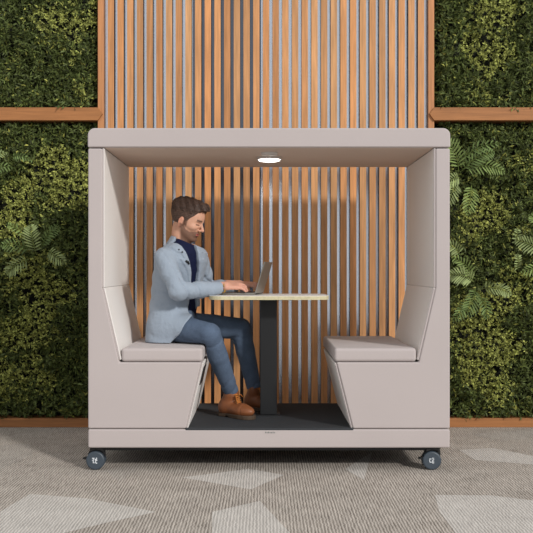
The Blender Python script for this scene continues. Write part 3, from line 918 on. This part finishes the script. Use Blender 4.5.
# ------------------------------------------------------------------ body: head, neck and hands in one mesh
def hl(P): return (P - HO) @ HM
def Mirror(q): 
    m = q.copy(); m[..., 1] = np.abs(m[..., 1]); return m
def head_local(q):
    m = Mirror(q)
    d = ell(q, (-.006, 0, .034), (.098, .076, .083))                       # cranium
    d = smin(d, ell(q, (.028, 0, -.005), (.066, .064, .075)), .03)         # face block
    d = smin(d, ell(q, (.052, 0, .045), (.042, .056, .042)), .02)          # forehead
    d = smin(d, ell(q, (.040, 0, -.072), (.050, .046, .036)), .022)        # lower jaw
    d = smin(d, cap(m, (.000, .052, -.052), (.062, .020, -.098), .016, .016), .022)   # jaw line
    d = smin(d, ell(q, (.078, 0, -.098), (.018, .020, .015)), .014)        # chin
    d = smin(d, ell(m, (.060, .040, -.024), (.026, .022, .018)), .018)     # cheek bone
    d = smin(d, ell(q, (.079, 0, -.062), (.017, .027, .022)), .012)        # muzzle
    d = smin(d, cap(m, (.092, .012, .021), (.080, .044, .021), .007, .006), .009)      # brow
    d = smax(d, -ell(m, (.100, .034, .002), (.019, .019, .012)), .010)     # eye socket
    d = smin(d, ell(m, (.071, .032, .000), (.0145, .0155, .0125)), .004)     # lids over the eyeball
    d = smin(d, cap(q, (.094, 0, .008), (.116, 0, -.028), .0062, .0088), .009)   # nose bridge
    d = smin(d, ell(q, (.112, 0, -.031), (.0115, .0105, .0090)), .006)     # tip
    d = smin(d, ell(m, (.100, .0125, -.035), (.0100, .0065, .0070)), .005) # nostril wing
    d = smin(d, ell(q, (.094, 0, -.0565), (.0080, .0215, .0048)), .004)    # upper lip
    d = smin(d, ell(q, (.092, 0, -.0690), (.0085, .0190, .0056)), .004)    # lower lip
    d = smax(d, -ell(q, (.105, 0, -.0625), (.014, .024, .0016)), .002)
    d = smax(d, -ell(q, (.097, 0, -.0815), (.008, .018, .0055)), .008)
    # ears
    ea = ell(m, (-.006, .079, -.014), (.0175, .0085, .030))
    ea = smax(ea, -ell(m, (-.003, .089, -.009), (.0100, .0055, .017)), .004)
    ea = smin(ea, ell(m, (-.003, .076, -.039), (.010, .006, .010)), .006)
    d = smin(d, ea, .005)
    return d
def headneck(P):
    q = hl(P)
    d = head_local(q)
    a = HO + HM @ np.array((-.022, 0, -.055))
    nk = cap(P, a, NB, .056, .062)
    d = smin(d, nk, .022)
    ad = HO + HM @ np.array((.028, 0, -.100))
    d = smin(d, ell(P, ad + np.array((-.008, 0, -.014)), (.03, .03, .03)), .02)
    return d
V1, Q1 = sculpt(headneck, HO + np.array((-.16, -.14, -.23)), HO + np.array((.17, .14, .15)), .0022)
SK = np.array(srgb(212, 162, 136)[:3]); 
def sm(x, a, b): 
    t = np.clip((x - a) / (b - a), 0, 1); return t * t * (3 - 2 * t)
def beard_mask(q):
    ym = np.abs(q[..., 1])
    x, z = q[..., 0], q[..., 2]
    zl = np.interp(x, [-.02, .010, .030, .055, .075, .085, .12], [-.018, -.022, -.048, -.056, -.050, -.044, -.044])
    jaw = sm(zl - z, -.005, .006) * sm(x + .25 * (z + .06), -.010, .010) * sm(z + .25 * x, -.128, -.112)
    burn = sm(x, .006, .012) * sm(-x, -.036, -.026) * sm(-z, -.035, -.02) * sm(ym, .045, .055) * sm(z, -.05, -.02)
    return np.clip(np.maximum(jaw, burn), 0, 1)
q = hl(V1); ym = np.abs(q[:, 1])
C1 = np.tile(SK, (len(V1), 1))
bmk = beard_mask(q)
lips = np.exp(-((q[:, 2] + .0625) / .0085) ** 2 * 1.6) * (q[:, 0] > .088) * (ym < .022)
red = np.exp(-((q[:, 0] - .11) ** 2 + ym ** 2 + (q[:, 2] + .03) ** 2) / .015 ** 2) * .5 + np.exp(-((q[:, 0] + .01) / .02) ** 2) * (ym > .074) * .7
C1 = C1 * (1 - red[:, None] * .5) + np.array(srgb(205, 120, 98)[:3]) * (red[:, None] * .5)
C1 = C1 * (1 - .80 * bmk[:, None]) + np.array(srgb(78, 54, 42)[:3]) * (.80 * bmk[:, None])
C1 = C1 * (1 - lips[:, None]) + np.array(srgb(178, 96, 88)[:3]) * lips[:, None]
brow = np.exp(-((q[:, 2] - .023 - .03 * (ym - .03)) / .0062) ** 2) * (ym > .012) * (ym < .052) * (q[:, 0] > .06)
lash = np.exp(-((q[:, 2] + .004) / .0036) ** 2) * (ym > .016) * (ym < .047) * (q[:, 0] > .074)
dk = np.clip(brow * .9 + lash * .9, 0, 1)[:, None]
C1 = C1 * (1 - dk) + np.array(srgb(62, 42, 34)[:3]) * dk

def hand(P, wr, fdir, thumb_side, roll=0.0, spread=1.0, ph=0):
    """wr wrist point, fdir finger direction, thumb_side +1 = local +y"""
    fx = np.array(fdir, float); fx /= np.linalg.norm(fx)
    fy = np.cross((0, 0, 1), fx); fy /= np.linalg.norm(fy)
    fz = np.cross(fx, fy)
    cr, sr = math.cos(roll), math.sin(roll)
    fy, fz = fy * cr + fz * sr, fz * cr - fy * sr
    B = np.stack([fx, fy, fz], 1)
    q = (P - wr) @ B
    ts = thumb_side
    d = rbox(q, (.055, 0, 0), (.046, .039, .0135), .0125)
    d = smin(d, cap(q, (-.06, 0, -.002), (.02, 0, -.001), .027, .026), .02)
    d = smin(d, ell(q, (.035, ts * .026, -.006), (.034, .018, .014)), .010)
    fl = [(.030 * ts, .070, .3), (.0105 * ts, .078, .12), (-.0095 * ts, .074, -.05), (-.0285 * ts, .058, -.2)]
    for i, (y, L_, sp) in enumerate(fl):
        bend = [(2, 26, 52), (-4, 34, 66), (4, 30, 58), (10, 26, 48)][(i + ph) % 4]
        p = np.array((.088 if i else .084, y, .002)); pts = [np.array((.06, y * .8, .001)), p]
        for seg, bd in zip((.46, .30, .24), bend):
            a = R(bd); dirv = np.array((math.cos(a), sp * .25 * ts * spread, -math.sin(a))); p = p + dirv / np.linalg.norm(dirv) * L_ * seg * 1.0
            pts.append(p)
        f = chain(q, pts, [.0090, .0092, .0080, .0074, .0062], .002)
        d = smin(d, f, .002)
        nail = None
    t = chain(q, [(.018, ts * .028, -.004), (.050, ts * .050, -.012), (.078, ts * .052, -.020), (.100, ts * .046, -.028)], [.013, .0115, .0098, .0075], .004)
    return smin(d, t, .006)
FN = np.array((.985, .12, -.02)); FFd = np.array((.95, -.28, -.03))
HN = WRN + np.array((.006, .002, .014)); HF = WRF + np.array((.004, 0, .012))
Vh, Qh = sculpt(lambda P: hand(P, HN, FN, +1, R(20), 1.9), HN + np.array((-.09, -.08, -.09)), HN + np.array((.20, .10, .06)), .0020)
Vf, Qf = sculpt(lambda P: hand(P, HF, FFd, -1, R(15), 1.5, ph=2), HF + np.array((-.09, -.13, -.09)), HF + np.array((.20, .09, .06)), .0020)
def core(P):
    _, _, d = torso_uv(P, -.03)
    d = np.maximum(d + .03 * (P[..., 2] < .97), P[..., 2] - 1.29)
    for sh, el, wr in ((SHN, ELN, WRN), (SHF, ELF, WRF)):
        d = smin(d, chain(P, [sh, el, wr * .8 + el * .2], [.045, .036, .028]), .02)
    for hp, kn, an in ((HPN, KNN, ANN), (HPF, KNF, ANF)):
        d = smin(d, chain(P, [hp, kn, an], [.045, .036, .026]), .03)
    return np.maximum(d, .716 - P[..., 2] + np.where(P[..., 0] > -.40, 9, 0) * -1)
V0, Q0 = sculpt(core, (-.72, 5.66, .38), (-.04, 6.36, 1.30), .012)
Vs = [V0, V1, Vh, Vf]; Qs = [Q0, Q1, Qh, Qf]
HK = np.array(srgb(214, 160, 138)[:3])
Cs = [np.tile(SK, (len(V0), 1)), C1, np.tile(HK, (len(Vh), 1)), np.tile(HK, (len(Vf), 1))]
off = 0; QQ = []
for v_, q_ in zip(Vs, Qs): QQ.append(q_ + off); off += len(v_)
body = obj('body', np_mesh('body', np.concatenate(Vs), np.concatenate(QQ), np.concatenate(Cs)), M['skin'], man, True)

# hair: short at the sides, swept up and forward on top
def hair(P):
    q = hl(P); m = Mirror(q)
    x, y, z = q[..., 0], q[..., 1], q[..., 2]
    thick = .006 + .013 * sm(z, .045, .085) + .006 * sm(-x, .03, .09) * sm(z, .0, .05)
    d = ell(q, (-.006, 0, .034), (.098, .076, .083)) 
    d = np.minimum(d, smin(d, ell(q, (.052, 0, .045), (.042, .056, .042)), .02)) - thick
    tp = ell(q, (.028, 0, .106), (.074, .056, .028))
    tp = smin(tp, ell(q, (.072, -.004, .103), (.034, .048, .026)), .014)
    tp = smin(tp, ell(q, (.092, -.008, .093), (.017, .036, .017)), .010)
    tp = smin(tp, ell(q, (-.035, 0, .095), (.060, .058, .030)), .02)
    d = smin(d, tp, .012)
    # locks combed from the parting to the quiff
    st = np.sin(y * 210 + x * 55 + np.sin(x * 50) * 1.4) * .0028 + np.sin(x * 130 + y * 60 + z * 80) * .0016 + wob(P, 260) * .0012
    d = d + st * sm(z, .02, .07) * 1.3 + .0008 * np.sin(z * 600 + y * 500)
    # hairline: forehead, temple, around the ear, nape
    fore = (x * .62 + z * -.78) + .022
    face = np.maximum(-(x - np.interp(z, [-.05, -.02, .02, .045, .070, .085, .10, .13], [.016, .028, .040, .062, .076, .090, .14, .2])), -9)
    d = smax(d, -face, .004)
    d = np.maximum(d, -(z + np.interp(x, [-.12, -.05, -.03, -.005, .012, .03], [.050, .052, .040, -.014, .016, .036])))
    d = smax(d, -(ell(m, (-.006, .085, -.012), (.021, .016, .034))), .002)
    return d
V, Q = sculpt(hair, HO + np.array((-.16, -.12, -.12)), HO + np.array((.17, .12, .19)), .0022)
q = hl(V)
tt = sm(q[:, 2] - q[:, 0] * .25, .030, .075)[:, None]
HC = np.array(srgb(66, 47, 37)[:3]) * tt + np.array(srgb(78, 57, 46)[:3]) * (1 - tt)
obj('hair', np_mesh('hair', V, Q, HC), M['hair'], man, True)
# watch
ax = Vector((WRN - ELN)).normalized(); c = Vector(WRN) + ax * .010
bm = bmesh.new()
s_ = ax.cross(Vector((0, 0, 1))).normalized(); t_ = s_.cross(ax).normalized()
def band(bm, r0, w, n=28):
    rings = []
    for k in range(n):
        a = 2 * PI * k / n; dr = s_ * math.cos(a) * 1.06 + t_ * math.sin(a) * .98
        rings.append([bm.verts.new(c + dr * (r0 + e) + ax * f) for e, f in ((0, -w), (.003, -w), (.003, w), (0, w))])
    for i in range(n):
        a, b = rings[i], rings[(i + 1) % n]
        for k in range(4): bm.faces.new((a[k], a[(k + 1) % 4], b[(k + 1) % 4], b[k]))
band(bm, .0275, .006)
wt = obj('wristwatch', bm, M['gold'], man, True); tag(wt, 'gold wristwatch')
bm = bmesh.new()
cc_ = c + s_ * .026 * (1 if s_.y < 0 else -1) + t_ * .014
nn_ = (cc_ - c).normalized(); e1 = nn_.cross(ax).normalized()
r1 = [bm.verts.new(cc_ + (ax * math.cos(2 * PI * k / 20) + e1 * math.sin(2 * PI * k / 20)) * .013) for k in range(20)]
r2 = [bm.verts.new(v.co + nn_ * .007) for v in r1]
bm.faces.new(r1); bm.faces.new(r2)
for k in range(20): bm.faces.new((r1[k], r1[(k + 1) % 20], r2[(k + 1) % 20], r2[k]))
obj('watch_case', bm, M['gold'], wt)
# lapel pin and small buttons
def on_torso(z, v, lift=.008):
    t = math.radians(float(np.interp(z, KEYZ, KT))); a = float(np.interp(z, KEYZ, KA)); b = float(np.interp(z, KEYZ, KB))
    u = b * (1 - abs(v / a) ** 2.3) ** (1 / 2.3) + lift
    return Vector((float(np.interp(z, KEYZ, KX)) + u * math.cos(t) - v * math.sin(t), float(np.interp(z, KEYZ, KY)) - u * math.sin(t) - v * math.cos(t), z))
bm = bmesh.new()
tube(bm, [on_torso(1.185, .098, .009), on_torso(1.178, .084, .011), on_torso(1.165, .074, .011)], [.006, .008, .005], 8)
tag(obj('lapel_pin', bm, M['blackp'], bz), 'small dark lapel pin')
bm = bmesh.new()
for z_, v_ in ((1.250, .128), (1.236, .114)):
    p = on_torso(z_, v_, .004); tube(bm, [p, p + Vector((.004, -.007, .002))], .005, 8)
obj('lapel_stud', bm, M['blackp'], bz)


# ------------------------------------------------------------------ light and camera
w = bpy.data.worlds.new('world'); sc.world = w; w.use_nodes = True
bg = w.node_tree.nodes['Background']; bg.inputs['Color'].default_value = (0.96, 0.98, 1.0, 1); bg.inputs['Strength'].default_value = 0.70
sd = Vector((-0.70, 1.0, -0.57)).normalized()
sl = bpy.data.lights.new('sun', 'SUN'); sl.energy = 2.2; sl.angle = R(5.5); sl.color = (1, .97, .93)
so = bpy.data.objects.new('sun', sl); so.rotation_euler = sd.to_track_quat('-Z', 'Y').to_euler(); so.location = (3, 0, 5); COL.objects.link(so)

cam = bpy.data.cameras.new('camera'); cam.sensor_width = 36; cam.lens = F / 533 * 36
cam.shift_x = (266.5 - VX) / 533; cam.shift_y = (VY - 266.5) / 533
co = bpy.data.objects.new('camera', cam); co.location = (0, 0, CZ); co.rotation_euler = (PI / 2, 0, 0); COL.objects.link(co)
sc.camera = co
sc.view_settings.view_transform = 'Standard'; sc.view_settings.look = 'None'
sc.view_settings.exposure = 0.0; sc.view_settings.gamma = 1.0
try: sc.view_settings.use_curve_mapping = False
except Exception: pass
